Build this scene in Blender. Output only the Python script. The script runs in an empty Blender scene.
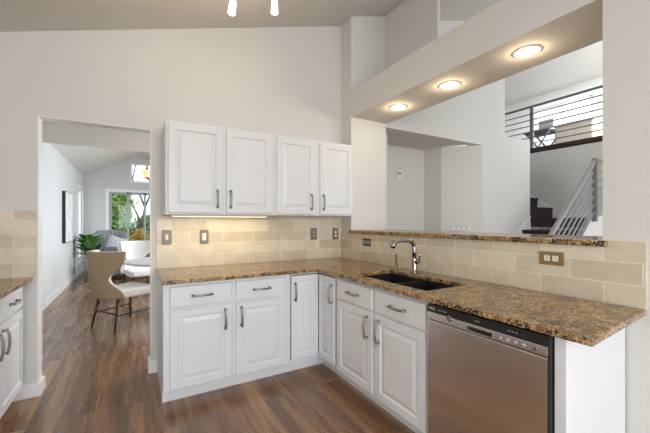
import bpy, bmesh, math, random
from mathutils import Vector, Matrix
random.seed(7)
S = bpy.context.scene
COL = S.collection
PI = math.pi

# ------------------------------------------------------------------ camera, world, lights, exposure
cam_d = bpy.data.cameras.new('camera'); cam = bpy.data.objects.new('camera', cam_d); COL.objects.link(cam)
cam.location = (-2.1231, -3.2828, 1.3352)
cam.rotation_euler = (PI/2, 0, -0.526)
cam_d.sensor_width = 36; cam_d.lens = 36*329.91/650; cam_d.shift_y = (221.26-216.5)/650
cam_d.clip_start = 0.05
S.camera = cam

w = bpy.data.worlds.new('world'); S.world = w; w.use_nodes = True
bg = w.node_tree.nodes['Background']; bg.inputs[0].default_value = (0.86, 0.93, 1.0, 1); bg.inputs[1].default_value = 2.0

def area(name, loc, rot, sx, sy, power, col, spread=180):
    d = bpy.data.lights.new(name, 'AREA'); d.shape = 'RECTANGLE'; d.size = sx; d.size_y = sy
    d.energy = power; d.color = col; d.spread = math.radians(spread)
    o = bpy.data.objects.new(name, d); o.location = loc; o.rotation_euler = rot; COL.objects.link(o)
    return o
# daylight through the windows of the rear wall (behind the camera), then added fill lights
area('kitchen_window_daylight', (-1.75, -8.3, 1.7), (PI/2-0.80, 0, 0), 3.0, 2.4, 240, (0.88, 0.94, 1.0))
area('side_fill', (-3.42, -5.3, 1.25), (0, -PI/2+0.6, 0), 2.0, 1.7, 72, (0.93, 0.96, 1.0))  # added from the side to brighten the sink doors and dishwasher
area('family_room_fill', (1.0, -4.7, 1.8), (PI/2-0.05, 0, -1.45), 2.4, 2.4, 80, (0.88, 0.94, 1.0))  # added fill, turned away from the windows towards the wall under the loft
area('dining_fill', (0.62, 3.6, 1.4), (0, PI/2-0.6, 0), 2.2, 5.0, 370, (0.86, 0.93, 1.0))  # unseen dining room fill, added; the wall behind has no window
area('stairwell_fill', (6.2, -3.2, 3.9), (PI/2, 0, -0.75), 2.0, 1.8, 330, (0.90, 0.95, 1.0))  # added to lift the loft wall and its ceiling
area('loft_top_fill', (6.9, 1.0, 5.08), (0, 0, 0), 1.6, 2.2, 90, (0.90, 0.94, 1.0))  # added above the loft for brightness, no skylight opening there

vs = S.view_settings
vs.view_transform = 'Standard'; vs.look = 'None'; vs.gamma = 1.0; vs.use_curve_mapping = False
vs.exposure = 0.04
S.cycles.use_denoising = True
S.cycles.max_bounces = 10; S.cycles.diffuse_bounces = 6; S.cycles.transparent_max_bounces = 16
S.cycles.sample_clamp_indirect = 4.0
S.cycles.caustics_reflective = False; S.cycles.caustics_refractive = False

# ------------------------------------------------------------------ materials
def new_mat(name):
    m = bpy.data.materials.new(name); m.use_nodes = True
    nt = m.node_tree; b = nt.nodes['Principled BSDF']
    return m, nt, b
def N(nt, t, **kw):
    n = nt.nodes.new(t)
    for k, v in kw.items():
        if hasattr(n, k): setattr(n, k, v)
        else: n.inputs[k].default_value = v
    return n
def plain(name, col, rough=0.5, metal=0.0, bump=0.0, bscale=200, spec=None):
    m, nt, b = new_mat(name)
    b.inputs['Base Color'].default_value = (*col, 1); b.inputs['Roughness'].default_value = rough; b.inputs['Metallic'].default_value = metal
    if spec is not None: b.inputs['Specular IOR Level'].default_value = spec
    if bump:
        tc = N(nt, 'ShaderNodeTexCoord'); no = N(nt, 'ShaderNodeTexNoise'); no.inputs['Scale'].default_value = bscale
        bp = N(nt, 'ShaderNodeBump'); bp.inputs['Strength'].default_value = bump; bp.inputs['Distance'].default_value = 0.004
        nt.links.new(tc.outputs['Object'], no.inputs['Vector']); nt.links.new(no.outputs[0], bp.inputs['Height']); nt.links.new(bp.outputs[0], b.inputs['Normal'])
    return m
def ramp(nt, stops):
    r = N(nt, 'ShaderNodeValToRGB'); e = r.color_ramp.elements
    while len(e) < len(stops): e.new(0.5)
    for i, (p, c) in enumerate(stops): e[i].position = p; e[i].color = (*c, 1)
    return r
def emit(name, col, strength):
    m, nt, b = new_mat(name)
    b.inputs['Base Color'].default_value = (*col, 1); b.inputs['Emission Color'].default_value = (*col, 1); b.inputs['Emission Strength'].default_value = strength
    return m
def glass(name):
    m, nt, b = new_mat(name); nt.nodes.remove(b)
    o = nt.nodes['Material Output']; t = N(nt, 'ShaderNodeBsdfTransparent'); g = N(nt, 'ShaderNodeBsdfGlossy'); g.inputs['Roughness'].default_value = 0.02
    mx = N(nt, 'ShaderNodeMixShader'); mx.inputs[0].default_value = 0.012
    nt.links.new(t.outputs[0], mx.inputs[1]); nt.links.new(g.outputs[0], mx.inputs[2]); nt.links.new(mx.outputs[0], o.inputs[0])
    return m
def fabric(name, col, col2, scale=350):
    m, nt, b = new_mat(name); b.inputs['Roughness'].default_value = 0.9; b.inputs['Specular IOR Level'].default_value = 0.2
    tc = N(nt, 'ShaderNodeTexCoord'); no = N(nt, 'ShaderNodeTexNoise'); no.inputs['Scale'].default_value = scale; no.inputs['Detail'].default_value = 3
    r = ramp(nt, [(0.3, col), (0.7, col2)]); bp = N(nt, 'ShaderNodeBump'); bp.inputs['Strength'].default_value = 0.3; bp.inputs['Distance'].default_value = 0.003
    nt.links.new(tc.outputs['Object'], no.inputs['Vector']); nt.links.new(no.outputs[0], r.inputs[0]); nt.links.new(r.outputs[0], b.inputs['Base Color'])
    nt.links.new(no.outputs[0], bp.inputs['Height']); nt.links.new(bp.outputs[0], b.inputs['Normal'])
    return m

M = {}
M['wall_cool'] = plain('cool_grey_drywall', (0.62, 0.635, 0.635), 0.85, bump=0.06, bscale=90)
M['wall'] = plain('painted_drywall', (0.66, 0.65, 0.62), 0.85, bump=0.06, bscale=90)
M['ceil'] = plain('ceiling_paint', (0.64, 0.62, 0.585), 0.9, bump=0.08, bscale=70)
M['trim'] = plain('white_trim_paint', (0.84, 0.84, 0.83), 0.35)
M['cab'] = plain('white_cabinet_paint', (0.70, 0.71, 0.72), 0.38)
M['nickel'] = plain('brushed_nickel', (0.30, 0.28, 0.26), 0.32, 1.0)
M['chrome'] = plain('polished_nickel', (0.35, 0.33, 0.305), 0.24, 1.0)
M['black'] = plain('black_gloss', (0.008, 0.008, 0.009), 0.18)
M['sinkblk'] = plain('black_composite', (0.010, 0.010, 0.011), 0.45)
M['gap'] = plain('dark_gap_fill', (0.02, 0.02, 0.02), 0.8)  # near-black, also put in as shade for the door and side gaps
M['pewter'] = plain('pewter_plate', (0.17, 0.15, 0.115), 0.4, 0.35)
M['bronze'] = plain('bronze_plate', (0.10, 0.075, 0.05), 0.35, 0.8)
M['gold'] = plain('brass_plate', (0.40, 0.28, 0.14), 0.35, 0.8)
M['device'] = plain('ivory_plastic', (0.78, 0.74, 0.64), 0.4)
M['greydev'] = plain('grey_plastic', (0.33, 0.32, 0.30), 0.4)
M['slot'] = plain('socket_slot', (0.03, 0.03, 0.03), 0.6)
M['steelgrey'] = plain('painted_grey_steel', (0.20, 0.205, 0.205), 0.45, 0.3)
M['railgrey'] = plain('light_grey_steel', (0.36, 0.37, 0.36), 0.42, 0.3)
M['darkwood'] = plain('dark_stained_wood', (0.045, 0.025, 0.018), 0.4, bump=0.1, bscale=40)
M['legwood'] = plain('walnut_leg', (0.035, 0.018, 0.012), 0.4)
M['carpet'] = fabric('dark_brown_carpet', (0.030, 0.020, 0.020), (0.062, 0.043, 0.040), 120)
M['tan'] = fabric('tan_linen', (0.33, 0.24, 0.15), (0.38, 0.28, 0.18), 260)
M['white_fab'] = fabric('white_linen', (0.74, 0.72, 0.70), (0.82, 0.80, 0.78), 260)
M['grey_fab'] = fabric('grey_velvet', (0.28, 0.29, 0.31), (0.36, 0.37, 0.39), 120)
M['sage'] = fabric('sage_velvet', (0.11, 0.135, 0.13), (0.15, 0.175, 0.17), 120)
M['tabletop'] = plain('pale_grey_tabletop', (0.50, 0.50, 0.50), 0.3)
M['leaf'] = plain('glossy_leaf', (0.09, 0.26, 0.035), 0.4)
M['leaf2'] = plain('dark_leaf', (0.028, 0.10, 0.018), 0.4)
M['pot'] = plain('pale_ceramic', (0.55, 0.55, 0.54), 0.5)
M['soil'] = plain('soil', (0.03, 0.02, 0.015), 0.95)
M['blackframe'] = plain('black_frame', (0.006, 0.006, 0.007), 0.45)
M['glass'] = glass('window_glass')
M['winframe'] = plain('grey_window_frame', (0.42, 0.44, 0.43), 0.4)
M['blind'] = plain('white_vinyl', (0.78, 0.78, 0.77), 0.5)
M['treeleaf'] = plain('tree_leaf', (0.20, 0.34, 0.08), 0.7)
M['treeleaf2'] = plain('evergreen_leaf', (0.10, 0.19, 0.07), 0.7)
M['goldleaf'] = plain('autumn_leaf', (0.45, 0.30, 0.06), 0.7)
M['bark'] = plain('bark', (0.11, 0.09, 0.075), 0.9)
M['grass'] = plain('lawn', (0.13, 0.19, 0.06), 0.95, bump=0.3, bscale=40)
M['lens'] = emit('downlight_lens', (1.0, 0.84, 0.60), 14.0)
M['shade'] = emit('peach_glass', (1.0, 0.60, 0.34), 0.85)
M['bulb'] = emit('frosted_bulb_glass', (1.0, 0.95, 0.88), 5.0)
M['puck'] = emit('under_cabinet_lens', (1.0, 0.80, 0.50), 3.0)
M['whitelabel'] = plain('white_print', (0.75, 0.75, 0.75), 0.5)
M['vent'] = plain('bronze_register', (0.30, 0.215, 0.145), 0.5, 0.3)
M['ventdark'] = plain('register_duct', (0.012, 0.010, 0.009), 0.9)
M['greywood'] = plain('grey_wood', (0.16, 0.16, 0.17), 0.5)
M['cream'] = plain('cream_laminate', (0.66, 0.60, 0.50), 0.5)
M['monitor'] = plain('monitor_plastic', (0.09, 0.09, 0.10), 0.4)

def stainless():
    m, nt, b = new_mat('brushed_stainless'); b.inputs['Metallic'].default_value = 1.0
    b.inputs['Base Color'].default_value = (0.82, 0.79, 0.75, 1)
    tc = N(nt, 'ShaderNodeTexCoord'); mp = N(nt, 'ShaderNodeMapping'); mp.inputs['Scale'].default_value = (1, 4, 700)
    no = N(nt, 'ShaderNodeTexNoise'); no.inputs['Scale'].default_value = 1.0; no.inputs['Detail'].default_value = 2
    mr = N(nt, 'ShaderNodeMapRange'); mr.inputs['To Min'].default_value = 0.18; mr.inputs['To Max'].default_value = 0.27
    nt.links.new(tc.outputs['Object'], mp.inputs[0]); nt.links.new(mp.outputs[0], no.inputs['Vector']); nt.links.new(no.outputs[0], mr.inputs[0]); nt.links.new(mr.outputs[0], b.inputs['Roughness'])
    b.inputs['Anisotropic'].default_value = 0.6
    return m
M['steel'] = stainless()

def granite():
    m, nt, b = new_mat('golden_granite'); b.inputs['Roughness'].default_value = 0.16
    tc = N(nt, 'ShaderNodeTexCoord')
    L = nt.links.new
    n1 = N(nt, 'ShaderNodeTexNoise'); n1.inputs['Scale'].default_value = 75; n1.inputs['Detail'].default_value = 5; n1.inputs['Roughness'].default_value = 0.65
    r1 = ramp(nt, [(0.30, (0.080, 0.038, 0.016)), (0.43, (0.28, 0.165, 0.070)), (0.55, (0.49, 0.315, 0.138)), (0.72, (0.74, 0.53, 0.26))])
    L(tc.outputs['Object'], n1.inputs['Vector']); L(n1.outputs[0], r1.inputs[0])
    # flowing lighter and greyer drifts
    mp = N(nt, 'ShaderNodeMapping'); mp.inputs['Rotation'].default_value = (0, 0, 0.7); mp.inputs['Scale'].default_value = (1.0, 2.6, 1)
    n2 = N(nt, 'ShaderNodeTexNoise'); n2.inputs['Scale'].default_value = 7; n2.inputs['Detail'].default_value = 5; n2.inputs['Distortion'].default_value = 1.0
    L(tc.outputs['Object'], mp.inputs[0]); L(mp.outputs[0], n2.inputs['Vector'])
    r2 = ramp(nt, [(0.36, (0.55, 0.50, 0.46)), (0.52, (1, 1, 1)), (0.68, (1.18, 1.12, 1.02))])
    L(n2.outputs[0], r2.inputs[0])
    mx = N(nt, 'ShaderNodeMix'); mx.data_type = 'RGBA'; mx.blend_type = 'MULTIPLY'; mx.inputs[0].default_value = 0.85
    L(r1.outputs[0], mx.inputs[6]); L(r2.outputs[0], mx.inputs[7])
    # dark mineral specks
    v = N(nt, 'ShaderNodeTexNoise'); v.inputs['Scale'].default_value = 120; v.inputs['Detail'].default_value = 3
    n3 = N(nt, 'ShaderNodeTexNoise'); n3.inputs['Scale'].default_value = 16; n3.inputs['Detail'].default_value = 2
    L(tc.outputs['Object'], v.inputs['Vector']); L(tc.outputs['Object'], n3.inputs['Vector'])
    ad = N(nt, 'ShaderNodeMath'); ad.operation = 'MULTIPLY_ADD'; ad.inputs[1].default_value = 0.55
    L(n3.outputs[0], ad.inputs[0]); L(v.outputs[0], ad.inputs[2])
    r3 = ramp(nt, [(0.80, (0, 0, 0)), (0.86, (1, 1, 1))]); L(ad.outputs[0], r3.inputs[0])
    mx2 = N(nt, 'ShaderNodeMix'); mx2.data_type = 'RGBA'; mx2.inputs[7].default_value = (0.022, 0.013, 0.009, 1)
    L(r3.outputs[0], mx2.inputs[0]); L(mx.outputs[2], mx2.inputs[6]); L(mx2.outputs[2], b.inputs['Base Color'])
    return m
M['granite'] = granite()

def tile(name, axis, shift=0.0):
    m, nt, b = new_mat(name); b.inputs['Roughness'].default_value = 0.34
    L = nt.links.new
    tc = N(nt, 'ShaderNodeTexCoord'); sp = N(nt, 'ShaderNodeSeparateXYZ'); cb = N(nt, 'ShaderNodeCombineXYZ')
    L(tc.outputs['Object'], sp.inputs[0])
    a1 = N(nt, 'ShaderNodeMath'); a1.operation = 'ADD'; a1.inputs[1].default_value = 10 + shift
    a2 = N(nt, 'ShaderNodeMath'); a2.operation = 'ADD'; a2.inputs[1].default_value = 1.08 - 0.914
    L(sp.outputs[axis], a1.inputs[0]); L(sp.outputs[2], a2.inputs[0]); L(a1.outputs[0], cb.inputs[0]); L(a2.outputs[0], cb.inputs[1])
    br = N(nt, 'ShaderNodeTexBrick'); br.offset = 0.5; br.squash = 1.0
    for k, vv in (('Scale', 1.0), ('Mortar Size', 0.0026), ('Mortar Smooth', 0.3), ('Bias', 0.0), ('Brick Width', 0.305), ('Row Height', 0.108)): br.inputs[k].default_value = vv
    br.inputs['Color1'].default_value = (0.56, 0.50, 0.38, 1); br.inputs['Color2'].default_value = (0.72, 0.66, 0.52, 1); br.inputs['Mortar'].default_value = (0.82, 0.77, 0.65, 1)
    L(cb.outputs[0], br.inputs['Vector'])
    no = N(nt, 'ShaderNodeTexNoise'); no.inputs['Scale'].default_value = 9; no.inputs['Detail'].default_value = 6; no.inputs['Distortion'].default_value = 0.8
    L(tc.outputs['Object'], no.inputs['Vector'])
    r = ramp(nt, [(0.3, (0.91, 0.89, 0.87)), (0.7, (1.06, 1.05, 1.04))]); L(no.outputs[0], r.inputs[0])
    mx = N(nt, 'ShaderNodeMix'); mx.data_type = 'RGBA'; mx.blend_type = 'MULTIPLY'; mx.inputs[0].default_value = 1.0
    L(br.outputs['Color'], mx.inputs[6]); L(r.outputs[0], mx.inputs[7]); L(mx.outputs[2], b.inputs['Base Color'])
    iv = N(nt, 'ShaderNodeMath'); iv.operation = 'SUBTRACT'; iv.inputs[0].default_value = 1.0; L(br.outputs['Fac'], iv.inputs[1])
    bp = N(nt, 'ShaderNodeBump'); bp.inputs['Strength'].default_value = 0.5; bp.inputs['Distance'].default_value = 0.002
    L(iv.outputs[0], bp.inputs['Height']); L(bp.outputs[0], b.inputs['Normal'])
    return m
M['tile_x'] = tile('travertine_tile_x', 0, 0.06)
M['tile_y'] = tile('travertine_tile_y', 1, 0.0)

def planks():
    m, nt, b = new_mat('vinyl_plank'); L = nt.links.new
    tc = N(nt, 'ShaderNodeTexCoord'); sp = N(nt, 'ShaderNodeSeparateXYZ'); cb = N(nt, 'ShaderNodeCombineXYZ')
    L(tc.outputs['Object'], sp.inputs[0])
    ay = N(nt, 'ShaderNodeMath'); ay.operation = 'ADD'; ay.inputs[1].default_value = 20
    ax = N(nt, 'ShaderNodeMath'); ax.operation = 'ADD'; ax.inputs[1].default_value = 20
    L(sp.outputs[1], ay.inputs[0]); L(sp.outputs[0], ax.inputs[0]); L(ay.outputs[0], cb.inputs[0]); L(ax.outputs[0], cb.inputs[1])
    br = N(nt, 'ShaderNodeTexBrick'); br.offset = 0.37
    for k, vv in (('Scale', 1.0), ('Mortar Size', 0.0012), ('Mortar Smooth', 0.2), ('Bias', 0.0), ('Brick Width', 1.22), ('Row Height', 0.18)): br.inputs[k].default_value = vv
    br.inputs['Color1'].default_value = (0.0, 0.0, 0.0, 1); br.inputs['Color2'].default_value = (1, 1, 1, 1); br.inputs['Mortar'].default_value = (0, 0, 0, 1)
    L(cb.outputs[0], br.inputs['Vector'])
    # each plank shifts the grain
    vm = N(nt, 'ShaderNodeVectorMath'); vm.operation = 'MULTIPLY_ADD'; vm.inputs[1].default_value = (7, 7, 7)
    L(br.outputs['Color'], vm.inputs[0]); L(tc.outputs['Object'], vm.inputs[2])
    mp = N(nt, 'ShaderNodeMapping'); mp.inputs['Scale'].default_value = (11, 0.7, 1)
    L(vm.outputs[0], mp.inputs[0])
    n1 = N(nt, 'ShaderNodeTexNoise'); n1.inputs['Scale'].default_value = 1.0; n1.inputs['Detail'].default_value = 6; n1.inputs['Roughness'].default_value = 0.6; n1.inputs['Distortion'].default_value = 0.6
    L(mp.outputs[0], n1.inputs['Vector'])
    r1 = ramp(nt, [(0.28, (0.082, 0.036, 0.015)), (0.45, (0.175, 0.083, 0.034)), (0.58, (0.285, 0.148, 0.064)), (0.76, (0.47, 0.28, 0.13))])
    L(n1.outputs[0], r1.inputs[0])
    rb = ramp(nt, [(0.0, (0.90, 0.90, 0.92)), (1.0, (1.10, 1.09, 1.06))]); L(br.outputs['Color'], rb.inputs[0])
    mx = N(nt, 'ShaderNodeMix'); mx.data_type = 'RGBA'; mx.blend_type = 'MULTIPLY'; mx.inputs[0].default_value = 1.0
    L(r1.outputs[0], mx.inputs[6]); L(rb.outputs[0], mx.inputs[7])
    mx2 = N(nt, 'ShaderNodeMix'); mx2.data_type = 'RGBA'; mx2.inputs[7].default_value = (0.075, 0.045, 0.03, 1)
    L(br.outputs['Fac'], mx2.inputs[0]); L(mx.outputs[2], mx2.inputs[6]); L(mx2.outputs[2], b.inputs['Base Color'])
    mr = N(nt, 'ShaderNodeMapRange'); mr.inputs['To Min'].default_value = 0.22; mr.inputs['To Max'].default_value = 0.32; b.inputs['Specular IOR Level'].default_value = 1.0
    L(n1.outputs[0], mr.inputs[0]); L(mr.outputs[0], b.inputs['Roughness'])
    bp = N(nt, 'ShaderNodeBump'); bp.inputs['Strength'].default_value = 0.12; bp.inputs['Distance'].default_value = 0.002
    L(n1.outputs[0], bp.inputs['Height']); L(bp.outputs[0], b.inputs['Normal'])
    return m
M['floor'] = planks()

def canvas_mat():
    m, nt, b = new_mat('pale_abstract_canvas'); L = nt.links.new; b.inputs['Roughness'].default_value = 0.8
    tc = N(nt, 'ShaderNodeTexCoord'); n = N(nt, 'ShaderNodeTexNoise'); n.inputs['Scale'].default_value = 3; n.inputs['Detail'].default_value = 5; n.inputs['Distortion'].default_value = 1.5
    r = ramp(nt, [(0.3, (0.50, 0.51, 0.54)), (0.55, (0.76, 0.76, 0.77))]); L(tc.outputs['Object'], n.inputs['Vector']); L(n.outputs[0], r.inputs[0]); L(r.outputs[0], b.inputs['Base Color'])
    return m
M['canvas'] = canvas_mat()
def pillow_mat():
    m, nt, b = new_mat('white_and_grey_woven'); L = nt.links.new; b.inputs['Roughness'].default_value = 0.9
    tc = N(nt, 'ShaderNodeTexCoord'); wv = N(nt, 'ShaderNodeTexWave'); wv.inputs['Scale'].default_value = 9; wv.inputs['Distortion'].default_value = 2
    r = ramp(nt, [(0.35, (0.35, 0.40, 0.40)), (0.6, (0.75, 0.76, 0.76))]); L(tc.outputs['Object'], wv.inputs['Vector']); L(wv.outputs[0], r.inputs[0]); L(r.outputs[0], b.inputs['Base Color'])
    return m
M['pillow'] = pillow_mat()

# ------------------------------------------------------------------ mesh helpers
class MB:
    def __init__(s): s.bm = bmesh.new(); s.smooth = False
    def box(s, a, b, bev=0.0, seg=2):
        a = Vector(a); b = Vector(b); c = (a+b)/2; d = b-a
        r = bmesh.ops.create_cube(s.bm, size=1.0, matrix=Matrix.Translation(c) @ Matrix.Diagonal((abs(d.x), abs(d.y), abs(d.z), 1)))
        if bev:
            es = list({e for v in r['verts'] for e in v.link_edges})
            bmesh.ops.bevel(s.bm, geom=es, offset=bev, segments=seg, profile=0.5, affect='EDGES')
        return s
    def prism(s, pts, axis, a, b):
        def P(p, k):
            if axis == 'X': return (k, p[0], p[1])
            if axis == 'Y': return (p[0], k, p[1])
            return (p[0], p[1], k)
        v1 = [s.bm.verts.new(P(p, a)) for p in pts]; v2 = [s.bm.verts.new(P(p, b)) for p in pts]
        n = len(pts); fs = [s.bm.faces.new(v1), s.bm.faces.new(v2)]
        for i in range(n): fs.append(s.bm.faces.new((v1[i], v1[(i+1) % n], v2[(i+1) % n], v2[i])))
        bmesh.ops.recalc_face_normals(s.bm, faces=fs)
        return s
    def tube(s, path, r, n=10, caps=True):
        path = [Vector(p) for p in path]; rs = r if isinstance(r, (list, tuple)) else [r]*len(path)
        rings = []; up = None
        for i, p in enumerate(path):
            t = (path[min(i+1, len(path)-1)] - path[max(i-1, 0)]).normalized()
            if up is None:
                up = Vector((0, 0, 1)) if abs(t.z) < 0.9 else Vector((1, 0, 0))
            x = t.cross(up).normalized(); up = x.cross(t).normalized()
            rings.append([s.bm.verts.new(p + rs[i]*(math.cos(2*PI*k/n)*x + math.sin(2*PI*k/n)*up)) for k in range(n)])
        fs = []
        for A, B in zip(rings, rings[1:]):
            for k in range(n): fs.append(s.bm.faces.new((A[k], A[(k+1) % n], B[(k+1) % n], B[k])))
        for f in fs: f.smooth = True
        if caps: fs += [s.bm.faces.new(rings[0]), s.bm.faces.new(rings[-1])]
        bmesh.ops.recalc_face_normals(s.bm, faces=fs)
        return s
    def lathe(s, prof, c=(0, 0, 0), n=24, axis='Z', cap=True):
        c = Vector(c); rings = []
        for (r, h) in prof:
            ring = []
            for k in range(n):
                a = 2*PI*k/n; p = Vector((r*math.cos(a), r*math.sin(a), h))
                if axis == 'Y': p = Vector((p.x, h, p.y))
                if axis == 'X': p = Vector((h, p.x, p.y))
                ring.append(s.bm.verts.new(c+p))
            rings.append(ring)
        fs = []
        for A, B in zip(rings, rings[1:]):
            for k in range(n):
                f = s.bm.faces.new((A[k], A[(k+1) % n], B[(k+1) % n], B[k])); f.smooth = True; fs.append(f)
        if cap: fs += [s.bm.faces.new(rings[0]), s.bm.faces.new(rings[-1])]
        bmesh.ops.recalc_face_normals(s.bm, faces=fs)
        return s
    def grid(s, f, nu, nv, thick=None, smooth=True):
        V = [[s.bm.verts.new(f(i/nu, j/nv)) for j in range(nv+1)] for i in range(nu+1)]
        for i in range(nu):
            for j in range(nv):
                fc = s.bm.faces.new((V[i][j], V[i+1][j], V[i+1][j+1], V[i][j+1])); fc.smooth = smooth
        return s
    def xf(s, m): bmesh.ops.transform(s.bm, matrix=m, verts=s.bm.verts); return s
    def build(s, name, mat, parent=None, loc=None, rot=None):
        me = bpy.data.meshes.new(name); s.bm.normal_update(); s.bm.to_mesh(me); s.bm.free()
        me.materials.append(M[mat] if isinstance(mat, str) else mat)
        o = bpy.data.objects.new(name, me); COL.objects.link(o)
        if parent: o.parent = parent
        if loc: o.location = loc
        if rot: o.rotation_euler = rot
        return o
def thing(name, label, cat, loc=(0, 0, 0), rz=0.0, group=None):
    o = bpy.data.objects.new(name, None); COL.objects.link(o); o.empty_display_size = 0.1
    o.location = loc; o.rotation_euler = (0, 0, rz); tag(o, label, cat, group); return o
def tag(o, label, cat, group=None):
    o['label'] = label; o['category'] = cat
    if group: o['group'] = group
    return o
def struct(name, mb, mat, parent=None):
    o = mb.build(name, mat, parent)
    if not parent: o['kind'] = 'structure'
    return o
def dup(root, loc, label, rz=None, group=None):
    r = root.copy(); COL.objects.link(r); r.location = loc; r['label'] = label
    if rz is not None: r.rotation_euler = (0, 0, rz)
    if group: r['group'] = group
    for ch in list(root.children):
        c = ch.copy(); COL.objects.link(c); c.parent = r
        for g in list(ch.children):
            d = g.copy(); COL.objects.link(d); d.parent = c
    return r
def solid(o, t, off=-1.0):
    md = o.modifiers.new('solid', 'SOLIDIFY'); md.thickness = t; md.offset = off
def bev(o, wd, seg=2, ang=0.6):
    md = o.modifiers.new('bevel', 'BEVEL'); md.width = wd; md.segments = seg; md.limit_method = 'ANGLE'; md.angle_limit = ang
def subsurf(o, n=2):
    md = o.modifiers.new('sub', 'SUBSURF'); md.levels = n; md.render_levels = n
    for p in o.data.polygons: p.use_smooth = True
CZ = lambda x: 3.645 + 0.311*x          # kitchen / family room ceiling slope
XR, XL, XW = 4.9, -3.49, 8.6            # loft edge, kitchen side wall, loft window wall

# ------------------------------------------------------------------ SETTING
struct('floor', MB().box((-3.7, -8.6, -0.08), (4.9, 7.95, 0.0)), 'floor')
_m = MB()
for a, b, z0 in ((-8.5, -6.25, 0), (-6.25, -4.35, 2.15), (-4.35, 0.0, 0)): _m.prism([(a, z0), (b, z0), (b, CZ(XL)), (a, CZ(XL))], 'X', XL-0.12, XL)  # opening invented for the added side fill
struct('wall_left', _m, 'wall')
struct('wall_back', MB().prism([(XL-0.12, 0), (-2.757, 0), (-2.757, 2.142), (-1.988, 2.142), (-1.988, 0), (0.51, 0), (0.51, CZ(0.51)), (XL-0.12, CZ(XL-0.12))], 'Y', 0.0, 0.12), 'wall')
# pillar strip beside the pass-through, low wall, beam, near pillar
struct('wall_corner_pillar', MB().prism([(0, 0), (0.51, 0), (0.51, CZ(0.51)), (0, CZ(0))], 'Y', -0.2143, 0.0), 'wall')
struct('wall_below_ledge', MB().box((0, -2.519, 0), (0.51, -0.2143, 1.203)), 'wall')
struct('wall_beam', MB().box((0, -2.519, 2.51), (0.51, -0.2143, 2.815)), 'wall')
struct('wall_right', MB().prism([(0, 0), (0.51, 0), (0.51, CZ(0.51)), (0, CZ(0))], 'Y', -3.5, -2.519), 'wall')
struct('wall_above_beam', MB().prism([(-1.0, 2.815), (-0.2143, 2.815), (-0.2143, CZ(0.51)), (-1.0, CZ(0.51))], 'X', 0.50, 0.535), 'wall')
# ceilings
struct('ceiling', MB().prism([(XL-0.12, CZ(XL-0.12)), (XR, CZ(XR)), (XR, CZ(XR)+0.1), (XL-0.12, CZ(XL-0.12)+0.1)], 'Y', -8.5, 4.2), 'ceil')
struct('ceiling_loft', MB().box((XR, -8.5, CZ(XR)), (XW+0.2, 4.2, CZ(XR)+0.1)), 'ceil')
# rear wall with big windows (behind the camera)
rw = MB()
rw.box((XL-0.12, -8.62, 0), (-3.3, -8.5, 3.0)); rw.box((-3.3, -8.62, 0), (-0.2, -8.5, 0.3)); rw.box((-0.2, -8.62, 0), (1.2, -8.5, 4.0))
rw.box((1.2, -8.62, 0), (6.0, -8.5, 0.5)); rw.box((6.0, -8.62, 0), (XW, -8.5, 5.2)); rw.box((-3.3, -8.62, 2.65), (-0.2, -8.5, 2.75)); rw.box((1.2, -8.62, 4.25), (6.0, -8.5, 5.2))
struct('wall_rear', rw, 'wall')
# family room wall with its recess
YW = -0.1
struct('wall_recess_header', MB().prism([(0.51, 2.51), (2.53, 2.51), (2.53, CZ(2.53)), (0.51, CZ(0.51))], 'Y', YW, YW+0.12), 'wall')
struct('wall_family_room', MB().prism([(2.53, 0), (3.12, 0), (3.12, CZ(3.12)), (2.53, CZ(2.53))], 'Y', YW, YW+0.12), 'wall')
struct('wall_stair_guard', MB().box((3.12, YW, 0), (3.86, YW+0.12, 2.73)), 'wall')
struct('wall_recess_back', MB().box((0.3, 0.62, 0), (2.04, 0.74, 2.60)), 'wall')
struct('wall_recess_corner', MB().prism([(2.53, YW), (2.10, 0.32), (2.04, 0.62), (2.04, 0.74), (2.2, 0.74), (2.22, 0.36), (2.60, YW+0.12), (2.53, YW+0.12)], 'Z', 0, 2.51), 'wall')
struct('ceiling_recess', MB().prism([(0.40, YW+0.12), (2.28, YW+0.12), (2.10, 0.33), (2.04, 0.64), (0.40, 0.64)], 'Z', 2.51, 2.59), 'ceil')
# loft
struct('wall_under_loft', MB().box((XR, -3.5, 0), (XR+0.12, 4.2, 2.72)), 'wall')
struct('floor_loft', MB().box((XR+0.02, -3.5, 2.72), (XW, 4.2, 2.81)), 'darkwood')
struct('trim_loft_edge', MB().box((XR-0.03, -3.5, 2.755), (XR+0.10, 4.2, 2.82), 0.006), 'darkwood')
lw = MB(); y0, y1, z0, z1 = 0.79, 2.29, 3.62, 4.77
lw.box((XW, -3.5, 2.6), (XW+0.14, y0, 5.3)); lw.box((XW, y1, 2.6), (XW+0.14, 4.2, 5.3)); lw.box((XW, y0, 2.6), (XW+0.14, y1, z0)); lw.box((XW, y0, z1), (XW+0.14, y1, 5.3))
struct('wall_loft', lw, 'wall')
struct('wall_loft_end', MB().prism([(-0.6, 0), (XW, 0), (XW, 5.3), (4.9, 5.3), (-0.6, 3.4)], 'Y', 4.1, 4.22), 'wall')
wn = struct('window_1', MB().box((XW+0.05, y0, z0), (XW+0.10, y0+0.05, z1)).box((XW+0.05, y1-0.05, z0), (XW+0.10, y1, z1)).box((XW+0.05, y0+0.05, z1-0.05), (XW+0.10, y1-0.05, z1)).box((XW+0.05, y0+0.05, z0), (XW+0.10, y1-0.05, z0+0.05)).box((XW+0.05, 1.50, z0+0.05), (XW+0.10, 1.56, z1-0.05)), 'blind')
MB().box((XW+0.07, y0+0.05, z0+0.05), (XW+0.076, y1-0.05, z1-0.05)).build('pane', 'glass', wn)
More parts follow.
